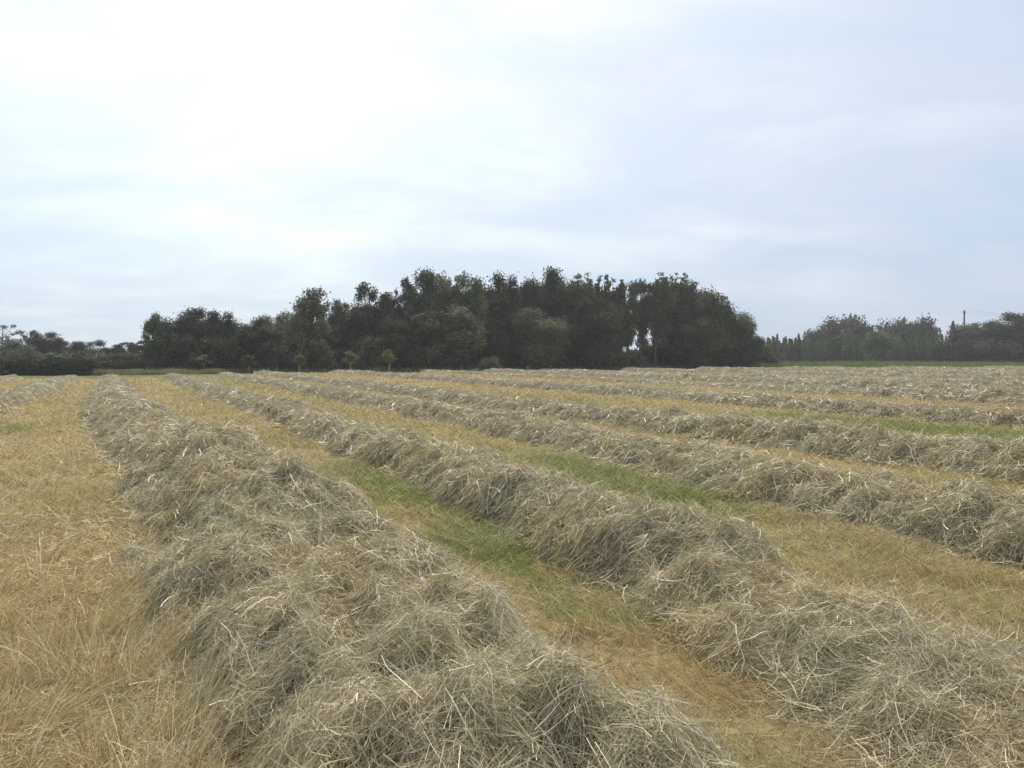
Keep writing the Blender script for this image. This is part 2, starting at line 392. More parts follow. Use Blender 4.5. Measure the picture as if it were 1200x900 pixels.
def ground_cols(X, Y, pick_green=False):
    """stubble colour drifts, linear"""
    gold = np.array([.56, .46, .215]); orange = np.array([.55, .425, .225]); pale = np.array([.60, .53, .34]); green = np.array([.19, .245, .06]); olive = np.array([.36, .345, .13])
    a = np.clip(.5 + 1.2 * fbm(X / 2.2, Y / 7, 44), 0, 1)[:, None]; b = np.clip(.3 + 1.2 * fbm(X / .8, Y / 1.8, 45), 0, 1)[:, None]; g = greenness(X, Y)[:, None]
    o = np.clip(.25 + 1.3 * fbm(X / 1.5, Y / 5, 47), 0, .8)[:, None]
    c = gold * (1 - a) + orange * a; c = c * (1 - .5 * b) + pale * .5 * b; c = c * (1 - .5 * o) + olive * .5 * o
    if pick_green: g = (rng.random(g.shape) < np.clip(g * 1.25 - .06, 0, .92)) * (.6 + .4 * rng.random(g.shape))
    return c * (1 - g) + green * g

ys = [-30, -10, -3, 0]; y = 1.2
while y < 130: ys.append(y); y += max(.06, .012 * y)
ys += [135, 150, 175, 210, 260, 340, 480, 700, 1100, 2000, 3500]
ys = np.array(ys); ux = np.linspace(-1, 1, 260)
YY = np.repeat(ys[:, None], len(ux), 1); WW = np.maximum(20, np.where(YY < 130, 20 + YY * .62, 100 + (YY - 130) * 1.2)); XX = WW * np.sign(ux) * np.abs(ux) ** 1.15
ZZ = ground_z(XX, YY) * (YY < 130)
V = np.stack([XX, YY, ZZ], -1).reshape(-1, 3); I = np.arange(len(V)).reshape(YY.shape)
Q = np.stack([I[:-1, :-1], I[:-1, 1:], I[1:, 1:], I[1:, :-1]], -1).reshape(-1, 4)
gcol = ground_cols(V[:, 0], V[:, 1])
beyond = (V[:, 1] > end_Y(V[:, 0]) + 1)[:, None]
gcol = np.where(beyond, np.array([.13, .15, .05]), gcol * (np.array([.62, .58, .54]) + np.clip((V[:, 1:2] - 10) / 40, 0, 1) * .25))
def mat_ground():
    m = mat_attr('stubble_ground', .95, 0, .1); t = m.node_tree; Lk = t.links.new
    a = [n for n in t.nodes if n.type == 'ATTRIBUTE'][0]; p = [n for n in t.nodes if n.type == 'BSDF_PRINCIPLED'][0]
    g = N(t, 'ShaderNodeNewGeometry')
    n = N(t, 'ShaderNodeTexNoise'); n.inputs['Scale'].default_value = 14; n.inputs['Detail'].default_value = 9; n.inputs['Roughness'].default_value = .75
    Lk(g.outputs['Position'], n.inputs['Vector'])
    r = ramp(t, [(.32, (.45, .43, .42)), (.5, (.9, .9, .9)), (.68, (1.35, 1.33, 1.25))]); Lk(n.outputs[0], r.inputs[0])
    mx = N(t, 'ShaderNodeMix'); mx.data_type = 'RGBA'; mx.blend_type = 'MULTIPLY'; mx.inputs[0].default_value = 1
    Lk(a.outputs['Color'], mx.inputs[6]); Lk(r.outputs[0], mx.inputs[7]); Lk(mx.outputs[2], p.inputs['Base Color'])
    b = N(t, 'ShaderNodeBump'); b.inputs['Strength'].default_value = .8; b.inputs['Distance'].default_value = .03; Lk(n.outputs[0], b.inputs['Height']); Lk(b.outputs[0], p.inputs['Normal'])
    return m
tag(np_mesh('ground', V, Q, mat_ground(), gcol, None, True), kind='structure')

# ------------------------------------------------------------------ stubble, litter, long grass
def blades(X, Y, Hh, W, C, geo, k, lean, droop, az=None, azj=3.2):
    n = len(X); a = (rng.random(n) * 2 - 1) * azj + (0 if az is None else az)
    ln = np.abs(lean * (1 + .5 * rng.normal(size=n)))
    P = np.empty((n, k, 3)); z0 = ground_z(X, Y) - .01
    for i, t in enumerate(np.linspace(0, 1, k)):
        out = Hh * (ln * t + droop * t * t); P[:, i, 0] = X + np.cos(a) * out; P[:, i, 1] = Y + np.sin(a) * out
        P[:, i, 2] = z0 + Hh * (t - .55 * droop * t * t) / np.sqrt(1 + ln * ln)
    P[:, 1:] += rng.normal(size=P[:, 1:].shape) * (Hh * .03)[:, None, None]
    ribbons(P, W, C, geo, .75)

G = Geo(); G2 = Geo()
e = 2.2
while e < 75:
    e1 = e * 1.15; d = (e + e1) / 2
    w = max(.0028, .00075 * d); h0 = .085 * max(1, d / 14) ** .35
    A = (e1 - e) * (1.25 * d + 3)
    n = int(A * min(4200, 4200 * (5.5 / d) ** 1.25))
    X = (rng.random(n) * 2 - 1) * (.6 * d + 1.5); Y = e + (e1 - e) * rng.random(n)
    # tufts: pull the blades towards clump centres
    dens = .5 + .9 * fbm(X / .16, Y / .16, 48, 2) + .5 * fbm(X / 1.1, Y / 1.6, 49, 2)
    keep = in_view(X, Y, .6) & (rows_mask(X, Y) < .35) & (rng.random(n) < dens) & (Y < end_Y(X))
    X, Y = X[keep], Y[keep]; n = len(X)
    gr = greenness(X, Y)
    C = ground_cols(X, Y, True) * (1.08 + .30 * rng.normal(size=(n, 1))).clip(.4, 1.9)
    s = rng.random(n) < .16; C[s] = np.array([.50, .43, .28]) * (.8 + .4 * rng.random((s.sum(), 1)))
    s = rng.random(n) < .12 * (1 - gr); C[s] = np.array([.26, .185, .105]) * (.8 + .4 * rng.random((s.sum(), 1)))
    H = h0 * (.5 + rng.random(n)) * (1 + .7 * gr) * (1 + .8 * np.clip(noise(X / .7, Y / .7, 52), -.6, 1))
    blades(X, Y, H, w * (.6 + .8 * rng.random(n)), C, G, 3 if d < 12 else 2, .7, .35)
    # litter of loose hay on the stubble, thickest beside the rows
    n = int(A * min(850, 850 * (6 / d) ** 1.5) * (2.6 if d < 9 else 1))
    X = (rng.random(n) * 2 - 1) * (.6 * d + 1.5); Y = e + (e1 - e) * rng.random(n)
    m = rows_mask(X, Y)
    p = np.clip(1 + m * 2.6, .05, 1) * (1 if d < 15 else 15 / d) * np.clip(.55 + 1.3 * fbm(X / .6, Y / .9, 55), .05, 1)
    if d < 9: p = np.where((row_lat(X, Y) < .6) & (X < 0), np.clip(.25 + .9 * fbm(X / .5, Y / .5, 56) + .9 / (1 + np.maximum(0, Y - 5)), 0, 1), p / 2.6)
    keep = in_view(X, Y, .6) & (m < .2) & (rng.random(n) < p) & (Y < end_Y(X))
    X, Y = X[keep], Y[keep]; n = len(X)
    C = hay_tint(X, Y, pick(HAY, HAY_W, n)) * np.array([1.1, 1.02, .9])
    strands_on(ground_z, X, Y, .15 * max(1, d / 10) ** .4 * (.5 + rng.random(n)), w * (.6 + .7 * rng.random(n)), C, G2, 3, 3, jitter=1.2, lift=.05, tip=.1)
    e = e1
tag(G.build('stubble', M_GRASS), 'short golden stubble with fresh green patches between the rows of hay', 'stubble', kind='stuff')
tag(G2.build('loose_hay', M_HAY), 'loose wisps of hay scattered over the stubble between the rows', 'loose hay', kind='stuff')

# long bleached grass at the lower left, and the orange-blond tufts at the lower right
G = Geo()
BL = np.array([[.58, .50, .33], [.46, .37, .22], [.70, .63, .46], [.36, .26, .14], [.38, .37, .22], [.80, .74, .60]]) * np.array([1.0, .93, .74]); BW = np.array([.28, .25, .15, .14, .12, .06])
def longgrass(n, x0, x1, y0, y1, hm, az, maskf, pal=BL, w0=.0032):
    X = x0 + (x1 - x0) * rng.random(n); Y = y0 + (y1 - y0) * rng.random(n)
    cl = .5 + 1.9 * fbm(X / .26, Y / .26, 61, 2)
    keep = in_view(X, Y, .6) & (rng.random(n) < cl) & maskf(X, Y)
    X, Y = X[keep], Y[keep]; n = len(X)
    C = pick(pal, BW, n)
    C = C * (1 + np.clip(fbm(X / .6, Y / .6, 63), -.5, .5)[:, None] * np.array([.25, .35, .5]))
    H = hm * (.45 + .8 * rng.random(n)) * (1 + .8 * noise(X / .5, Y / .5, 64))
    azf = az + 3.2 * noise(X / .8, Y / .8, 65) + .55 * rng.normal(size=n)
    ln = .75 + 1.3 * noise(X / .5, Y / .5, 66)
    k = 5
    a = azf; P = np.empty((n, k, 3)); z0 = ground_z(X, Y) - .01; ln = np.clip(ln + .3 * rng.normal(size=n), .12, 2.5); dr = np.clip(.35 + .3 * rng.normal(size=n), 0, .9)
    for i, t in enumerate(np.linspace(0, 1, k)):
        out = H * (ln * t + dr * t * t) / np.sqrt(1 + ln * ln); P[:, i, 0] = X + np.cos(a) * out; P[:, i, 1] = Y + np.sin(a) * out
        P[:, i, 2] = z0 + H * (t - .5 * dr * t * t) / np.sqrt(1 + ln * ln)
    ribbons(P, (w0 * (Y / 4).clip(1, 4)) * (.6 + .8 * rng.random(n)), C, G, .8)
lateral = lambda X, Y: row_lat(X, Y)
left_edge = lambda Y: np.interp(Y, ROWS[0]['Y'], np.array(ROWS[0]['c']) - np.array(ROWS[0]['a']))
longgrass(52000, -6.0, .6, 2.0, 6.5, .28, .8, lambda X, Y: (lateral(X, Y) < left_edge(Y) + .22) & (rng.random(len(X)) < np.clip((left_edge(Y) + 2.6 - np.maximum(0, Y - 4.5) * .7 + .6 * noise(X, Y, 67) - (left_edge(Y) - lateral(X, Y)) ** 1 ), .0, 1)))
longgrass(16000, -8.0, 0, 6.0, 11, .15, .8, lambda X, Y: (lateral(X, Y) < left_edge(Y) + .15) & (rng.random(len(X)) < np.clip(1.4 - (left_edge(Y) - lateral(X, Y)) * .8 + .6 * noise(X, Y, 68), .08, 1)), w0=.0028)
longgrass(15000, -2.6, -.5, 2.2, 4.3, .34, 1.3, lambda X, Y: (lateral(X, Y) < left_edge(Y) + .15) & (noise(X / .4, Y / .4, 71) > .05), BL * 1.12, w0=.0034)
longgrass(12000, -5.5, -1.2, 3.4, 7.5, .26, .9, lambda X, Y: (lateral(X, Y) < left_edge(Y) + .1) & (noise(X / .6, Y / .6, 72) > .08), BL * 1.1, w0=.0030)
BL2 = BL * np.array([.95, .88, .80])
longgrass(42000, .2, 5.2, 2.4, 6.6, .12, 2.6, lambda X, Y: (lateral(X, Y) > 1.9) & (lateral(X, Y) < 6.2) & (noise(X / .9, Y / .9, 69) > -.35), BL2)
tag(G.build('long_grass', M_GRASS), 'long bleached dry grass leaning over at the near edge of the field', 'grass', kind='stuff')

# ------------------------------------------------------------------ trees
def crown_mesh(name, clusters, n, leaf, cols, flat=.75, seed=0, droopy=0):
    r = np.random.default_rng(seed)
    cx = np.array([c[:3] for c in clusters]); cr = np.array([c[3] for c in clusters])
    w = cr ** 2.2; w = w / w.sum(); idx = r.choice(len(clusters), n, p=w)
    d = r.normal(size=(n, 3)); d /= np.linalg.norm(d, axis=1, keepdims=True); rad = r.random(n) ** .45; rad = np.where(r.random(n) < .06, 1 + .22 * r.random(n), rad)
    wob = 1 + .35 * np.sin(d[:, 0] * 7 + idx) * np.cos(d[:, 1] * 6 + idx * 2) + .12 * r.normal(size=n)
    P = cx[idx] + d * (cr[idx] * rad * wob)[:, None] * np.array([1, 1, flat])
    s = leaf * (.5 + r.random(n))
    A = r.normal(size=(n, 3)); A /= np.linalg.norm(A, axis=1, keepdims=True)
    if droopy: A[:, 2] -= droopy; A /= np.linalg.norm(A, axis=1, keepdims=True)
    B = np.cross(A, r.normal(size=(n, 3))); B /= np.linalg.norm(B, axis=1, keepdims=True)
    A = A * s[:, None]; B = B * (s * .55)[:, None]
    V = np.stack([P - A, P + B - A * .1, P + A, P - B - A * .1], 1)
    c = np.array(cols)[r.choice(len(cols), n)] * (1 + .12 * r.normal(size=(n, 1))).clip(.5, 1.6) * (.62 + .76 * r.random(len(clusters)))[idx][:, None] * TONE[0]
    V = V.reshape(-1, 3); Q = np.arange(4 * n).reshape(n, 4)
    return np_mesh(name, V, Q, M_LEAF, np.repeat(c, 4, 0), link=False)

DARK = [(.098, .10, .06), (.115, .115, .067), (.082, .084, .054), (.125, .125, .075)]
MID = [(.115, .122, .067), (.135, .142, .077), (.098, .102, .062), (.155, .163, .092)]
LIGHT = [(.09, .115, .045), (.115, .135, .058), (.08, .10, .045), (.14, .155, .075)]
PALE = [(.10, .11, .075), (.13, .14, .10), (.075, .085, .055), (.16, .165, .12)]
BARKC = (.10, .085, .065); BIRCH = (.16, .155, .14)

# every variant is modelled 10 m high; z from 0
def make_variant(kind, seed):
    r = np.random.default_rng(seed); tr = Geo(); cl = []
    def limb(p0, p1, r0, r1, col, m=5):
        p0 = np.array(p0); p1 = np.array(p1); ts = np.linspace(0, 1, m)[:, None]
        pts = p0 + (p1 - p0) * ts + np.array([0, 0, 1]) * (ts * (1 - ts)) * .35 * np.linalg.norm(p1 - p0) * .5 + r.normal(size=(m, 3)) * .06 * (ts > 0)
        tube(pts, np.linspace(r0, r1, m), 6, tr, col)
    bark = BARKC; cols = DARK; n = 9000; leaf = .17; flat = .85; droopy = 0
    if kind == 'round':
        tube([(0, 0, -.3), (.05, 0, 1.2), (0, .1, 3), (.1, 0, 5.5)], [.34, .27, .2, .1], 8, tr, bark)
        for k in range(34):
            a = r.random() * 6.28; z = .9 + 8.1 * r.random() ** .9; R = 3.4 * max(.05, 1 - ((z - 4.7) / 5.1) ** 2) ** .42 * (.45 + .5 * r.random())
            cl.append((math.cos(a) * R, math.sin(a) * R, z, .75 + .7 * r.random()))
            if k % 3 == 0: limb((0, 0, 1.5 + .3 * z * r.random()), (math.cos(a) * R, math.sin(a) * R, z), .12, .03, bark)
        cl.append((0, 0, 5, 2.8)); cl.append((0, 0, 2.6, 2.2)); n = 22000; leaf = .125
    elif kind == 'tall':
        tube([(0, 0, -.3), (.05, 0, 3), (-.05, .05, 6), (0, 0, 9.3)], [.22, .17, .1, .03], 7, tr, bark)
        for k in range(36):
            a = r.random() * 6.28; z = .9 + 8.6 * r.random(); R = 1.55 * (max(0, 1 - ((z - 4.6) / 5.4) ** 2)) ** .42 * (.4 + .7 * r.random())
            cl.append((math.cos(a) * R, math.sin(a) * R, z, .45 + .45 * r.random()))
            if k % 3 == 0: limb((0, 0, z * .75), (math.cos(a) * R, math.sin(a) * R, z), .06, .02, bark)
        cl.append((0, 0, 9.7, .35)); flat = 1.3; cl.append((0, 0, 3, 1.3)); cl.append((0, 0, 5.5, 1.3)); cols = DARK[:2] + MID; n = 16000; leaf = .115; droopy = .5
    elif kind == 'airy':
        bark = BIRCH
        tube([(0, 0, -.3), (.15, 0, 3), (-.05, .1, 6), (.1, 0, 9.2)], [.2, .15, .09, .03], 7, tr, bark)
        for k in range(26):
            a = r.random() * 6.28; z = 3.0 + 6.6 * r.random(); R = 2.0 * (max(0, 1 - ((z - 6) / 4.4) ** 2)) ** .5 * (.5 + .6 * r.random())
            cl.append((math.cos(a) * R, math.sin(a) * R, z, .35 + .4 * r.random()))
            limb((0, 0, z * .7), (math.cos(a) * R, math.sin(a) * R, z), .06, .015, bark)
        cols = PALE + MID; n = 3800; leaf = .13; flat = 1.0
    elif kind == 'open':
        tube([(0, 0, -.3), (.1, 0, 2), (-.15, .1, 4.5), (.05, 0, 7.5)], [.26, .21, .15, .05], 8, tr, bark)
        tube([(0, 0, 2.4), (.7, .1, 4.4), (1.2, 0, 6.6)], [.14, .1, .04], 6, tr, bark)
        tube([(0, 0, 3.0), (-.7, -.1, 5), (-1.1, 0, 7.2)], [.13, .09, .04], 6, tr, bark)
        for k in range(30):
            a = r.random() * 6.28; z = 5.2 + 4.3 * r.random(); R = 2.5 * (max(0, 1 - ((z - 7) / 3.4) ** 2)) ** .5 * (.5 + .6 * r.random())
            if k > 20: z = 2.6 + 2.8 * r.random(); R = 2.2 * r.random()
            cl.append((math.cos(a) * R, math.sin(a) * R, z, .6 + .5 * r.random()))
            limb((0, 0, min(z * .62, 6)), (math.cos(a) * R, math.sin(a) * R, z), .07, .015, bark)
        cols = DARK + MID[:1]; n = 10500; leaf = .13
    elif kind == 'spiky':
        tube([(0, 0, -.3), (.1, 0, 3), (-.1, .1, 6), (.05, 0, 8.5)], [.26, .2, .13, .04], 8, tr, bark)
        for k in range(20):
            a = r.random() * 6.28; R = 2.4 * math.sqrt(r.random()); z = 8.2 + 1.8 * r.random() - .12 * R * R
            limb((0, 0, 5.5), (math.cos(a) * R, math.sin(a) * R, z), .07, .012, bark)
            for q in range(3):
                f = .75 + .13 * q; cl.append((math.cos(a) * R * f, math.sin(a) * R * f, 5.5 + (z - 5.5) * f, .2 + .1 * r.random()))
        for k in range(26):
            a = r.random() * 6.28; z = 1.8 + 6.2 * r.random(); R = 2.5 * (max(0, 1 - ((z - 5) / 4.6) ** 2)) ** .5 * (.4 + .6 * r.random())
            cl.append((math.cos(a) * R, math.sin(a) * R, z, .6 + .5 * r.random()))
        cl.append((0, 0, 5, 2.0)); cl.append((0, 0, 3, 1.9)); n = 13000; leaf = .13
    elif kind == 'willow':
        tube([(0, 0, -.3), (.1, 0, 2), (0, .1, 5), (0, 0, 8)], [.3, .24, .15, .05], 8, tr, bark)
        for k in range(34):
            a = r.random() * 6.28; z = 2.4 + 7.2 * r.random(); R = 2.1 * (max(0, (10.2 - z) / 6.5)) ** .55 * (.4 + .6 * r.random()) if z > 3.5 else 1.6 * r.random()
            cl.append((math.cos(a) * R, math.sin(a) * R, z, .5 + .45 * r.random()))
            if k % 3 == 0: limb((0, 0, z * .6), (math.cos(a) * R, math.sin(a) * R, z), .08, .02, bark)
        cols = LIGHT[:3] + PALE[:1] + MID; n = 8500; leaf = .13; flat = 1.2; droopy = .8
    elif kind in ('bush', 'leafy'):                        # 10 high, 16 wide: scaled down
        for k in range(6):
            a = k; tube([(math.cos(a) * .3, math.sin(a) * .3, -.3), (math.cos(a) * 1.4, math.sin(a) * 1.4, 3), (math.cos(a) * 3.2, math.sin(a) * 3.2, 7)], [.2, .14, .05], 5, tr, bark)
        for k in range(40):
            a = r.random() * 6.28; z = .8 + 8 * r.random(); R = 6.8 * math.sqrt(max(.03, 1 - (z / 10.2) ** 2)) * (.3 + .7 * r.random())
            cl.append((math.cos(a) * R, math.sin(a) * R, z, 1.5 + 1.4 * r.random()))
        cols = DARK if kind == 'bush' else LIGHT; n = 9000; leaf = .36
    elif kind == 'sapling':
        tube([(0, 0, -.3), (.1, 0, 4), (0, 0, 8)], [.34, .26, .1], 6, tr, (.22, .2, .15))
        for k in range(14):
            a = r.random() * 6.28; z = 4.2 + 5.2 * r.random(); R = 1.7 * (max(0, 1 - ((z - 6.5) / 3.6) ** 2)) ** .5 * r.random()
            cl.append((math.cos(a) * R, math.sin(a) * R, z, .7 + .6 * r.random()))
        cols = LIGHT; n = 900; leaf = .42
    if kind == 'conifer':
        tube([(0, 0, -.3), (0, 0, 9.6)], [.18, .03], 6, tr, bark)
        V = []; n = 3000; z = .5 + 9.3 * (1 - np.sqrt(r.random(n))); z = np.where(r.random(n) < .06, 8.6 + 1.4 * r.random(n), z)
        whorl = .75 + .25 * np.sin(z * 6.0 + seed)
        R = (2.0 * (1 - z / 10.1) ** .95 + .07) * whorl; a = r.random(n) * 6.28; rr = r.random(n) ** .4 * R
        for k in range(n): cl.append((math.cos(a[k]) * rr[k], math.sin(a[k]) * rr[k], z[k] + .2 * rr[k], .12))
        crown = crown_mesh('crown', cl, n * 2, .2, [(.13, .17, .07), (.165, .205, .085), (.09, .125, .05)], 1, seed)
    else:
        crown = crown_mesh('crown', cl, n, leaf, cols, flat, seed, droopy)
    trunk = tr.build('trunk', M_BARK, link=False, smooth=True)
    return trunk, crown
TONE = [1.0]; VAR = {}
def variant(kind, j):
    if kind == 'wide': return variant('bush', j)
    TONE[0] = (1.0, 1.25, 1.55, .85)[j] if kind == 'conifer' else (.70, 1.0, 1.32, .86)[j]
    if (kind, j) not in VAR: VAR[(kind, j)] = make_variant(kind, 100 + 17 * j + len(kind) * 31 + ord(kind[0]))
    return VAR[(kind, j)]
TONE = [1.0]
NW = {'round': 8.0, 'tall': 4.0, 'airy': 4.6, 'open': 5.8, 'spiky': 5.6, 'willow': 5.0, 'bush': 15.0, 'sapling': 4.2, 'conifer': 3.8, 'wide': 15.0, 'leafy': 15.0}
cnt = [0]
def tree(px, top, wpx, Y, kind, label=None, group=None, name=None, cat=None, tint=None):
    """a tree whose crown top is seen at photo pixel (px, top), wpx wide, standing Y metres ahead"""
    cnt[0] += 1; trunk, crown = variant(kind, 2 if re.search('pale|lighter|softer|bright|grey-green', label or '') else 0 if re.search('very dark|darkest|purple-dark|big dark', label or '') else random.choice((0, 1, 1, 3)))
    H = zat(top, Y); Wm = wpx / F * Y
    o = bpy.data.objects.new(name or {'bush': 'bush', 'sapling': 'sapling', 'conifer': 'young_conifer', 'airy': 'birch_tree'}.get(kind, 'broadleaf_tree'), None); COL.objects.link(o)
    o.location = (at(px, Y), Y, 0); o.rotation_euler = (0, 0, random.random() * 6.28); o.empty_display_size = .5
    f = 1.28 if kind in ('round', 'tall', 'spiky', 'willow') else (1.1 if kind == 'open' else 1.0)
    o.scale = (Wm / NW[kind] * f, Wm / NW[kind] * f, H / 10.0)
    for nm, me in (('trunk', trunk), ('crown', crown)):
        c = bpy.data.objects.new(nm, me); COL.objects.link(c); c.parent = o
    tag(o, label or 'dark tree in the wood', cat or {'bush': 'bush', 'sapling': 'sapling', 'conifer': 'conifer'}.get(kind, 'tree'), group)
    return o

WOOD = 'trees of the dark wood across the field'
W = [ # px, top, width, depth, kind, label
 (181, 366, 26, 92, 'willow', 'wispy pale tree at the left end of the dark wood'),
 (208, 363, 56, 95, 'round', 'rounded dark tree beside the wispy tree at the left end of the wood'),
 (236, 359, 52, 96, 'round', 'rounded dark tree topping the left block of the wood, under the open sky'),
 (262, 363, 44, 94, 'round', 'rounded dark tree just before the notch in the left skyline of the wood'),
 (295, 377, 46, 90, 'round', 'low dark tree just right of the notch in the left skyline of the wood'),
 (318, 368, 48, 92, 'round', 'dark tree on the slope of the skyline left of the pale pointed tree'),
 (343, 363, 40, 95, 'round', 'dark tree standing against the left side of the pale pointed tree'),
 (366, 336, 44, 93, 'willow', 'pale green tree with a tall pointed crown, left part of the wood'),
 (386, 350, 34, 97, 'airy', 'thin tree with sky showing through, right beside the pale pointed tree'),
 (401, 352, 36, 99, 'open', 'sparse dark tree between the pale pointed tree and the slim upright one'),
 (428, 334, 36, 96, 'tall', 'slim upright dark tree alone above the skyline, left centre'),
 (450, 345, 38, 97, 'tall', 'dark upright tree in the dip right of the lone slim one'),
 (474, 321, 34, 98, 'airy', 'airy thin-topped tree rising out of the left centre of the wood'),
 (497, 320, 36, 100, 'tall', 'upright tree with a ragged top right of the airy thin-topped one'),
 (518, 327, 36, 99, 'tall', 'first grey-green upright tree in the even-topped centre of the wood'),
 (536, 325, 34, 101, 'tall', 'grey-green upright tree in the middle of the even-topped stretch'),
 (556, 324, 42, 100, 'willow', 'softer lighter tree with a rounded top left of the dark lobed one'),
 (590, 319, 48, 102, 'round', 'very dark lobed tree just left of the highest crown of the wood'),
 (612, 330, 40, 106, 'round', 'dark tree filling the dip left of the highest crown'),
 (640, 313, 56, 108, 'round', 'highest darkest crown in the middle of the wood'),
 (664, 322, 44, 108, 'round', 'dark shoulder tree right of the highest crown'),
 (692, 317, 52, 110, 'spiky', 'tree with bare spiky twigs at its top, right of the highest crown'),
 (714, 321, 40, 111, 'spiky', 'twig-topped tree left of the gap where sky shows between trunks'),
 (736, 328, 38, 112, 'open', 'tree with a bare dark trunk against the sky gap'),
 (752, 325, 36, 115, 'open', 'tree with a thin bare trunk in the middle of the sky gap'),
 (768, 321, 38, 113, 'open', 'slender open tree with visible trunk right of the sky gap'),
 (790, 316, 50, 118, 'spiky', 'tall dense tree topping the right part of the wood'),
 (814, 324, 50, 118, 'round', 'dark tree on the rounded right shoulder of the wood'),
 (838, 341, 50, 120, 'round', 'dark tree stepping down at the right end of the wood'),
 (860, 363, 48, 122, 'round', 'lower dark tree near the right end of the wood'),
 (876, 388, 34, 123, 'round', 'last low tree at the right end of the wood'),
 (625, 360, 72, 100, 'round', 'broad low grey-green crown in front of the highest trees'),
 (693, 348, 62, 104, 'round', 'broad crown in front of the twig-topped trees'),
 (585, 372, 44, 98, 'round', 'middle-height dark tree in front of the very dark lobed tree'),
 (540, 362, 48, 95, 'tall', 'paler drooping tree in front of the even-topped stretch'),
 (505, 366, 44, 94, 'tall', 'lower dark tree under the ragged upright one'),
 (462, 372, 46, 93, 'round', 'low round tree in front of the dip of the skyline'),
 (405, 384, 40, 94, 'round', 'low dark tree at the foot of the sparse gap'),
 (812, 372, 50, 115, 'round', 'low full tree at the foot of the right shoulder of the wood'),
]
for px, top, w, Y, kd, lb in W: tree(px, top, w, Y, kd, lb, WOOD)
for px, top, w in [(222, 372, 50), (255, 372, 44), (305, 380, 44), (330, 376, 44), (355, 366, 34), (392, 372, 40), (418, 362, 40), (440, 352, 44), (462, 345, 44), (486, 336, 44), (508, 334, 44), (528, 336, 42), (548, 334, 42), (572, 332, 46), (600, 330, 46), (628, 326, 48), (652, 326, 46), (678, 328, 48), (698, 334, 36), (802, 326, 44), (826, 340, 44), (848, 360, 40), (866, 382, 34)]:
    tree(px, top, w, float(np.interp(px, [180, 300, 500, 700, 850, 900], [100, 98, 106, 118, 126, 128])), 'round', 'dark crown filling in behind the front trees of the wood', 'half-hidden trees at the back of the wood')
for px, top, w in [(185, 408, 34), (212, 404, 44), (250, 402, 44), (283, 404, 40), (312, 402, 44), (345, 403, 40), (372, 400, 36), (398, 404, 40), (430, 396, 40), (458, 404, 40), (488, 398, 44), (520, 400, 42), (552, 398, 44), (582, 402, 36),
                   (612, 396, 46), (645, 398, 46), (678, 396, 44), (708, 400, 44), (738, 401, 38), (766, 401, 38), (796, 398, 46), (826, 396, 46), (856, 402, 42), (884, 404, 34), (896, 412, 26)]:
    Y = float(np.interp(px, [180, 300, 500, 700, 850, 900], [90, 86, 91, 108, 124, 127]))
    tree(px, top + random.uniform(-10, 8) + (5 if 700 < px < 800 else 0), w * 1.3, Y + random.uniform(0, 7), 'bush', 'dark bush in the unbroken undergrowth along the foot of the wood', 'undergrowth bushes along the foot of the wood')
for px, top, lb in [(239, 416, 'pale little sapling before the left block of the wood, leftmost of the row'), (292, 416, 'little yellow-green sapling just right of the notch of the wood'), (351, 416, 'bright little sapling below the tree left of the pale pointed one'),
                (411, 412, 'pale bushy sapling below the sparse gap of the wood'), (456, 410, 'thin pale sapling below the dip right of the slim upright tree')]:
    tree(px, top, 17, 85, 'sapling', lb, 'young saplings along the front of the wood')
tree(575, 417, 28, 90, 'bush', 'small grey-green shrub by a pale post at the foot of the wood', None, 'shrub', 'shrub')

# left: far trees and hedge
for px, top, w, Y, kd, lb in [
 (4, 379, 40, 130, 'airy', 'airy pale birch at the left edge of the photo'), (32, 385, 38, 135, 'airy', 'airy birch just left of the round purple-dark tree'),
 (53, 388, 44, 125, 'round', 'round purple-dark tree standing out on the far left'), (84, 399, 32, 130, 'round', 'small round tree right of the round purple-dark one'),
 (108, 398, 36, 132, 'round', 'wide low tree in the middle of the far left line'), (134, 403, 26, 134, 'round', 'lowest little tree of the far left line'),
 (152, 400, 28, 134, 'open', 'ragged little tree near the left end of the wood'), (168, 398, 28, 136, 'airy', 'thin tree half hidden by the left end of the wood'),
 (18, 400, 44, 120, 'willow', 'low grey-green tree under the birches on the far left')]:
    o = tree(px, top, w, Y, kd, lb, 'trees of the far left skyline')
for px, top, w, Y in [(-8, 407, 40, 112), (28, 409, 40, 112), (72, 411, 36, 110), (100, 410, 40, 112), (130, 413, 40, 108), (158, 412, 36, 108)]:
    tree(px, top, w * 1.2, Y, 'bush', 'grey-green bush in the line behind the dark hedge on the left', 'bushes behind the left hedge')
tree(62, 414, 26, 96, 'sapling', 'bright green shrub behind the dark hedge, below the purple-dark tree', None, 'shrub', 'shrub')

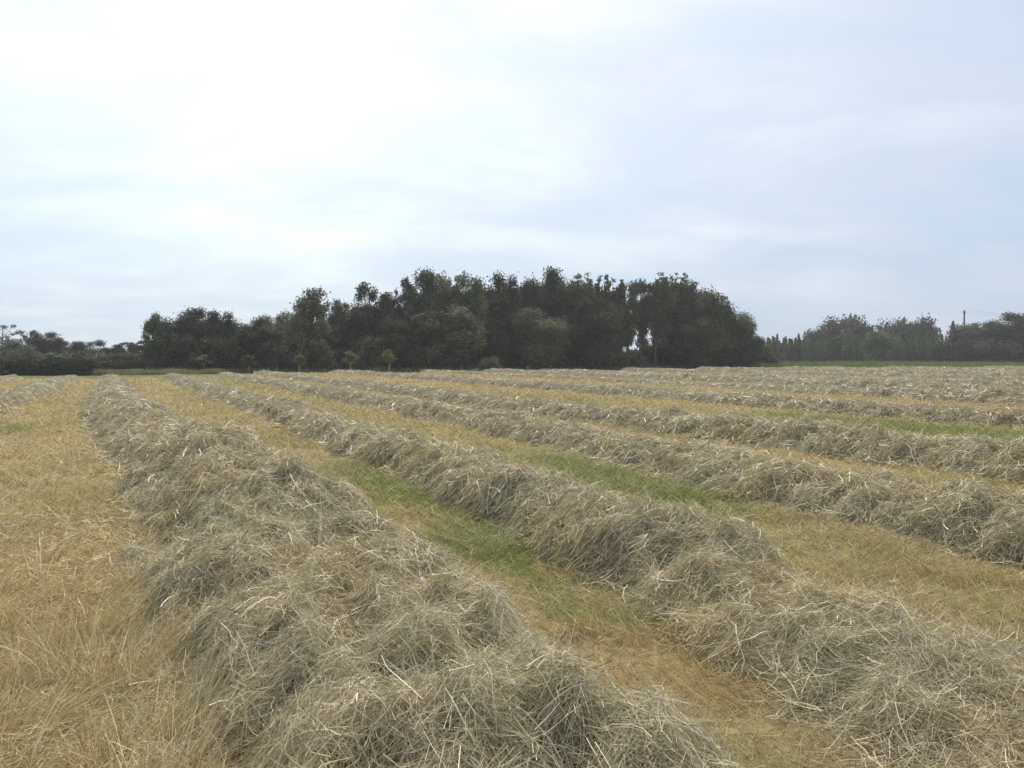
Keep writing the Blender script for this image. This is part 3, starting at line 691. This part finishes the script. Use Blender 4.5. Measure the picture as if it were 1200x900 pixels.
def hedge(name, label, x0, x1, Y0, Y1, top0, top1, depth, cols, n, seed, leaf=.11):
    """a long clipped-by-nothing bramble hedge between two photo columns"""
    r = np.random.default_rng(seed); t = r.random(n)
    X = at(x0, Y0) + (at(x1, Y1) - at(x0, Y0)) * t; Y = Y0 + (Y1 - Y0) * t
    H = (zat(top0, Y0) + (zat(top1, Y1) - zat(top0, Y0)) * t) * (1 + .16 * noise(X / 1.7, Y * 0, seed) + .12 * noise(X / .6, Y * 0, seed + 1))
    th = r.random(n) * math.pi; rr = r.random(n) ** .35
    Z = np.sin(th) * rr * H; Y = Y - np.cos(th) * rr * depth * (1 + .3 * noise(X / .9, Z / .5, seed + 2))
    P = np.stack([X, Y, Z], 1) + r.normal(size=(n, 3)) * .05
    s = leaf * (.5 + r.random(n)); A = r.normal(size=(n, 3)); A /= np.linalg.norm(A, axis=1, keepdims=True); B = np.cross(A, r.normal(size=(n, 3))); B /= np.linalg.norm(B, axis=1, keepdims=True)
    A = A * s[:, None]; B = B * (s * .6)[:, None]
    V = np.stack([P - A, P + B, P + A, P - B], 1).reshape(-1, 3)
    c = np.array(cols)[r.choice(len(cols), n)] * (1 + .2 * r.normal(size=(n, 1))).clip(.5, 1.6)
    return tag(np_mesh(name, V, np.arange(4 * n).reshape(n, 4), M_LEAF, np.repeat(c, 4, 0)), label, 'hedge')
hedge('hedge', 'low dark bramble hedge along the left field edge', -60, 108, 74, 76, 421, 423, 1.3, [(.05, .055, .032), (.065, .07, .04), (.085, .09, .05)], 26000, 5)
hedge('hedge', 'lower stretch of hedge between the dark bramble hedge and the wood', 100, 172, 84, 92, 424, 424, 1.2, DARK + MID[:1], 12000, 6)

# right: conifer plantation, trees behind, pole and wires
CON = 'young conifers in close rows beyond the right end of the field'
for rowk, (Y, x0, x1, step, top) in enumerate([(196, 893, 1112, 7.0, 400), (203, 889, 1114, 6.4, 397), (210, 884, 1112, 6.4, 394)]):
    x = x0 + random.random() * 3
    while x < x1:
        tree(x + random.uniform(-1.5, 1.5), top + random.uniform(-3, 3.5), random.uniform(13, 17), Y + random.uniform(-2, 2), 'conifer', 'slim pointed young conifer in the close plantation beyond the right field edge', CON)
        x += step * random.uniform(.8, 1.2)
for px, top, w, Y, kd, lb in [
 (985, 374, 80, 235, 'wide', 'spreading dark tree behind the middle of the conifers'), (955, 387, 40, 232, 'wide', 'left shoulder tree of the spreading crown behind the conifers'),
 (1010, 380, 44, 236, 'wide', 'dark tree between the two big crowns behind the conifers'), (1050, 377, 52, 232, 'wide', 'flat-topped dark tree behind the conifers, left half'), (1078, 375, 50, 232, 'wide', 'flat-topped dark tree behind the conifers, right half'),
 (1030, 389, 46, 186, 'leafy', 'brighter green round tree standing in front of the conifers'),
 (1132, 377, 46, 185, 'round', 'dark tree at the foot of the utility pole'), (1155, 374, 50, 182, 'round', 'dark tree just right of the utility pole'), (1182, 366, 56, 180, 'round', 'big dark tree at the right edge of the photo'), (1212, 364, 60, 180, 'round', 'dark tree cut off by the right edge of the photo')]:
    tree(px, top, w, Y, kd, lb, 'trees beyond the right end of the field')
tree(1116, 377, 20, 188, 'conifer', 'single pointed conifer taller than the plantation, left of the pole', 'trees beyond the right end of the field', 'conifer_tree')
for px, top, w in [(1108, 402, 30), (1128, 400, 34), (1152, 398, 36), (1180, 398, 38), (1206, 398, 36)]:
    tree(px, top, w * 1.3, 176, 'bush', 'dark bush under the trees at the right edge of the photo', 'bushes under the right trees')

def pole(px, top, Y, label):
    H = zat(top, Y); o = bpy.data.objects.new('utility_pole', None); COL.objects.link(o); o.location = (at(px, Y), Y, 0)
    tag(o, label, 'utility pole')
    g = Geo(); tube([(0, 0, -.3), (0, 0, H * .5), (0, 0, H)], [.24, .2, .17], 10, g, (.10, .085, .07)); g.build('post', M_BARK, o, True)
    g = Geo(); tube([(-.4, 0, H - .55), (.4, 0, H - .55)], [.05, .05], 6, g, (.10, .085, .07)); g.build('crossarm', M_BARK, o)
    for s in (-.33, 0, .33):
        g = Geo(); z = H - .5 if s else H; tube([(s, 0, z), (s, 0, z + .1), (s, 0, z + .12), (s, 0, z + .28)], [.05, .07, .05, .03], 6, g, (.2, .2, .2)); g.build('insulator', M_BARK, o, True)
    return o
p1 = pole(1129, 364, 210, 'dark wooden utility pole rising above the trees at right')
P1 = Vector((at(1129, 210), 210, zat(364, 210))); P2 = Vector((at(1300, 190), 190, zat(372, 190)))
for s, z, lb in ((-.33, -.3, 'lower overhead wire running right from the utility pole'), (.33, .2, 'upper overhead wire running right from the utility pole')):
    a = P1 + Vector((s, 0, z + .1)); b = P2 + Vector((s, 0, z)); g = Geo()
    tube([tuple(a.lerp(b, t) - Vector((0, 0, 3.6 * t * (1 - t)))) for t in np.linspace(0, 1, 14)], [.012] * 14, 4, g, (.05, .05, .05))
    tag(g.build('overhead_wire', M_BARK), lb, 'wire', 'overhead wires')
g = Geo(); tube([(at(566, 91), 91, -.1), (at(566, 91), 91, .75)], [.06, .05], 6, g, (.5, .48, .42)); tube([(at(566, 91), 91, .75), (at(566, 91), 91, .8)], [.05, .005], 6, g, (.5, .48, .42))
tag(g.build('post', M_BARK), 'short pale post at the foot of the wood beside the small shrub', 'post')

# rough uncut grass along the far edges
def verge(name, label, pts, n, hgt, cols):
    g = Geo(); t = rng.random(n) * (len(pts) - 1); i = t.astype(int); f = t - i; p = np.array(pts, float)
    a = p[i] * (1 - f)[:, None] + p[i + 1] * f[:, None]; X = a[:, 0]; Y = a[:, 1] + (rng.random(n) - .5) * a[:, 2]
    C = np.array(cols)[rng.choice(len(cols), n)] * (1 + .2 * rng.normal(size=(n, 1))).clip(.5, 1.6)
    k = 2; H = hgt * (.5 + rng.random(n)) * (1 + .5 * noise(X / 2, Y / 2, 81)); P = np.empty((n, 2, 3)); P[:, 0] = np.stack([X, Y, 0 * X - .02], 1); P[:, 1] = P[:, 0] + np.stack([.3 * H * rng.normal(size=n), .3 * H * rng.normal(size=n), H], 1)
    ribbons(P, .06 * (.5 + rng.random(n)), C, g, .7)
    tag(g.build(name, M_GRASS), label, 'grass', kind='stuff')
verge('verge_grass', 'tall yellow-green grass at the left end of the field', [(at(60, 76), 76, 3), (at(150, 80), 80, 8), (at(265, 84), 84, 5)], 16000, .30, [(.25, .23, .11), (.19, .19, .085), (.30, .26, .14)])
verge('meadow_grass', 'strip of green meadow grass before the conifers', [(at(880, 130), 130, 6), (at(1000, 150), 150, 50), (at(1100, 155), 155, 60), (at(1260, 150), 150, 50)], 22000, .55, [(.12, .16, .05), (.16, .19, .06), (.22, .22, .10)])
verge('edge_grass', 'dark rough grass at the foot of the wood', [(at(170, 88), 88, 4), (at(300, 85), 85, 3), (at(500, 90), 90, 4), (at(700, 106), 106, 4), (at(850, 122), 122, 4), (at(900, 128), 128, 4)], 12000, .4, [(.08, .09, .04), (.12, .12, .05), (.2, .18, .1)])
print('polys', sum(len(o.data.polygons) for o in bpy.data.objects if o.type == 'MESH'))

# ------------------------------------------------------------------ thin summer haze
hz = Geo(); x0, x1, y0, y1, z0, z1 = -520, 520, -40, 620, -1.5, 24
hz.add(np.array([(x, y, z) for z in (z0, z1) for y in (y0, y1) for x in (x0, x1)], float), [[0, 2, 3, 1], [4, 5, 7, 6], [0, 1, 5, 4], [2, 6, 7, 3], [0, 4, 6, 2], [1, 3, 7, 5]], np.array((1., 1, 1)))
mh = bpy.data.materials.new('haze'); mh.use_nodes = True; t = mh.node_tree; t.nodes.clear()
pv = N(t, 'ShaderNodeVolumePrincipled'); pv.inputs['Color'].default_value = (.95, .95, .97, 1); pv.inputs['Density'].default_value = .00042; pv.inputs['Anisotropy'].default_value = .25
t.links.new(pv.outputs[0], N(t, 'ShaderNodeOutputMaterial').inputs['Volume'])
tag(hz.build('haze', mh), kind='stuff')
sc.cycles.volume_bounces = 0
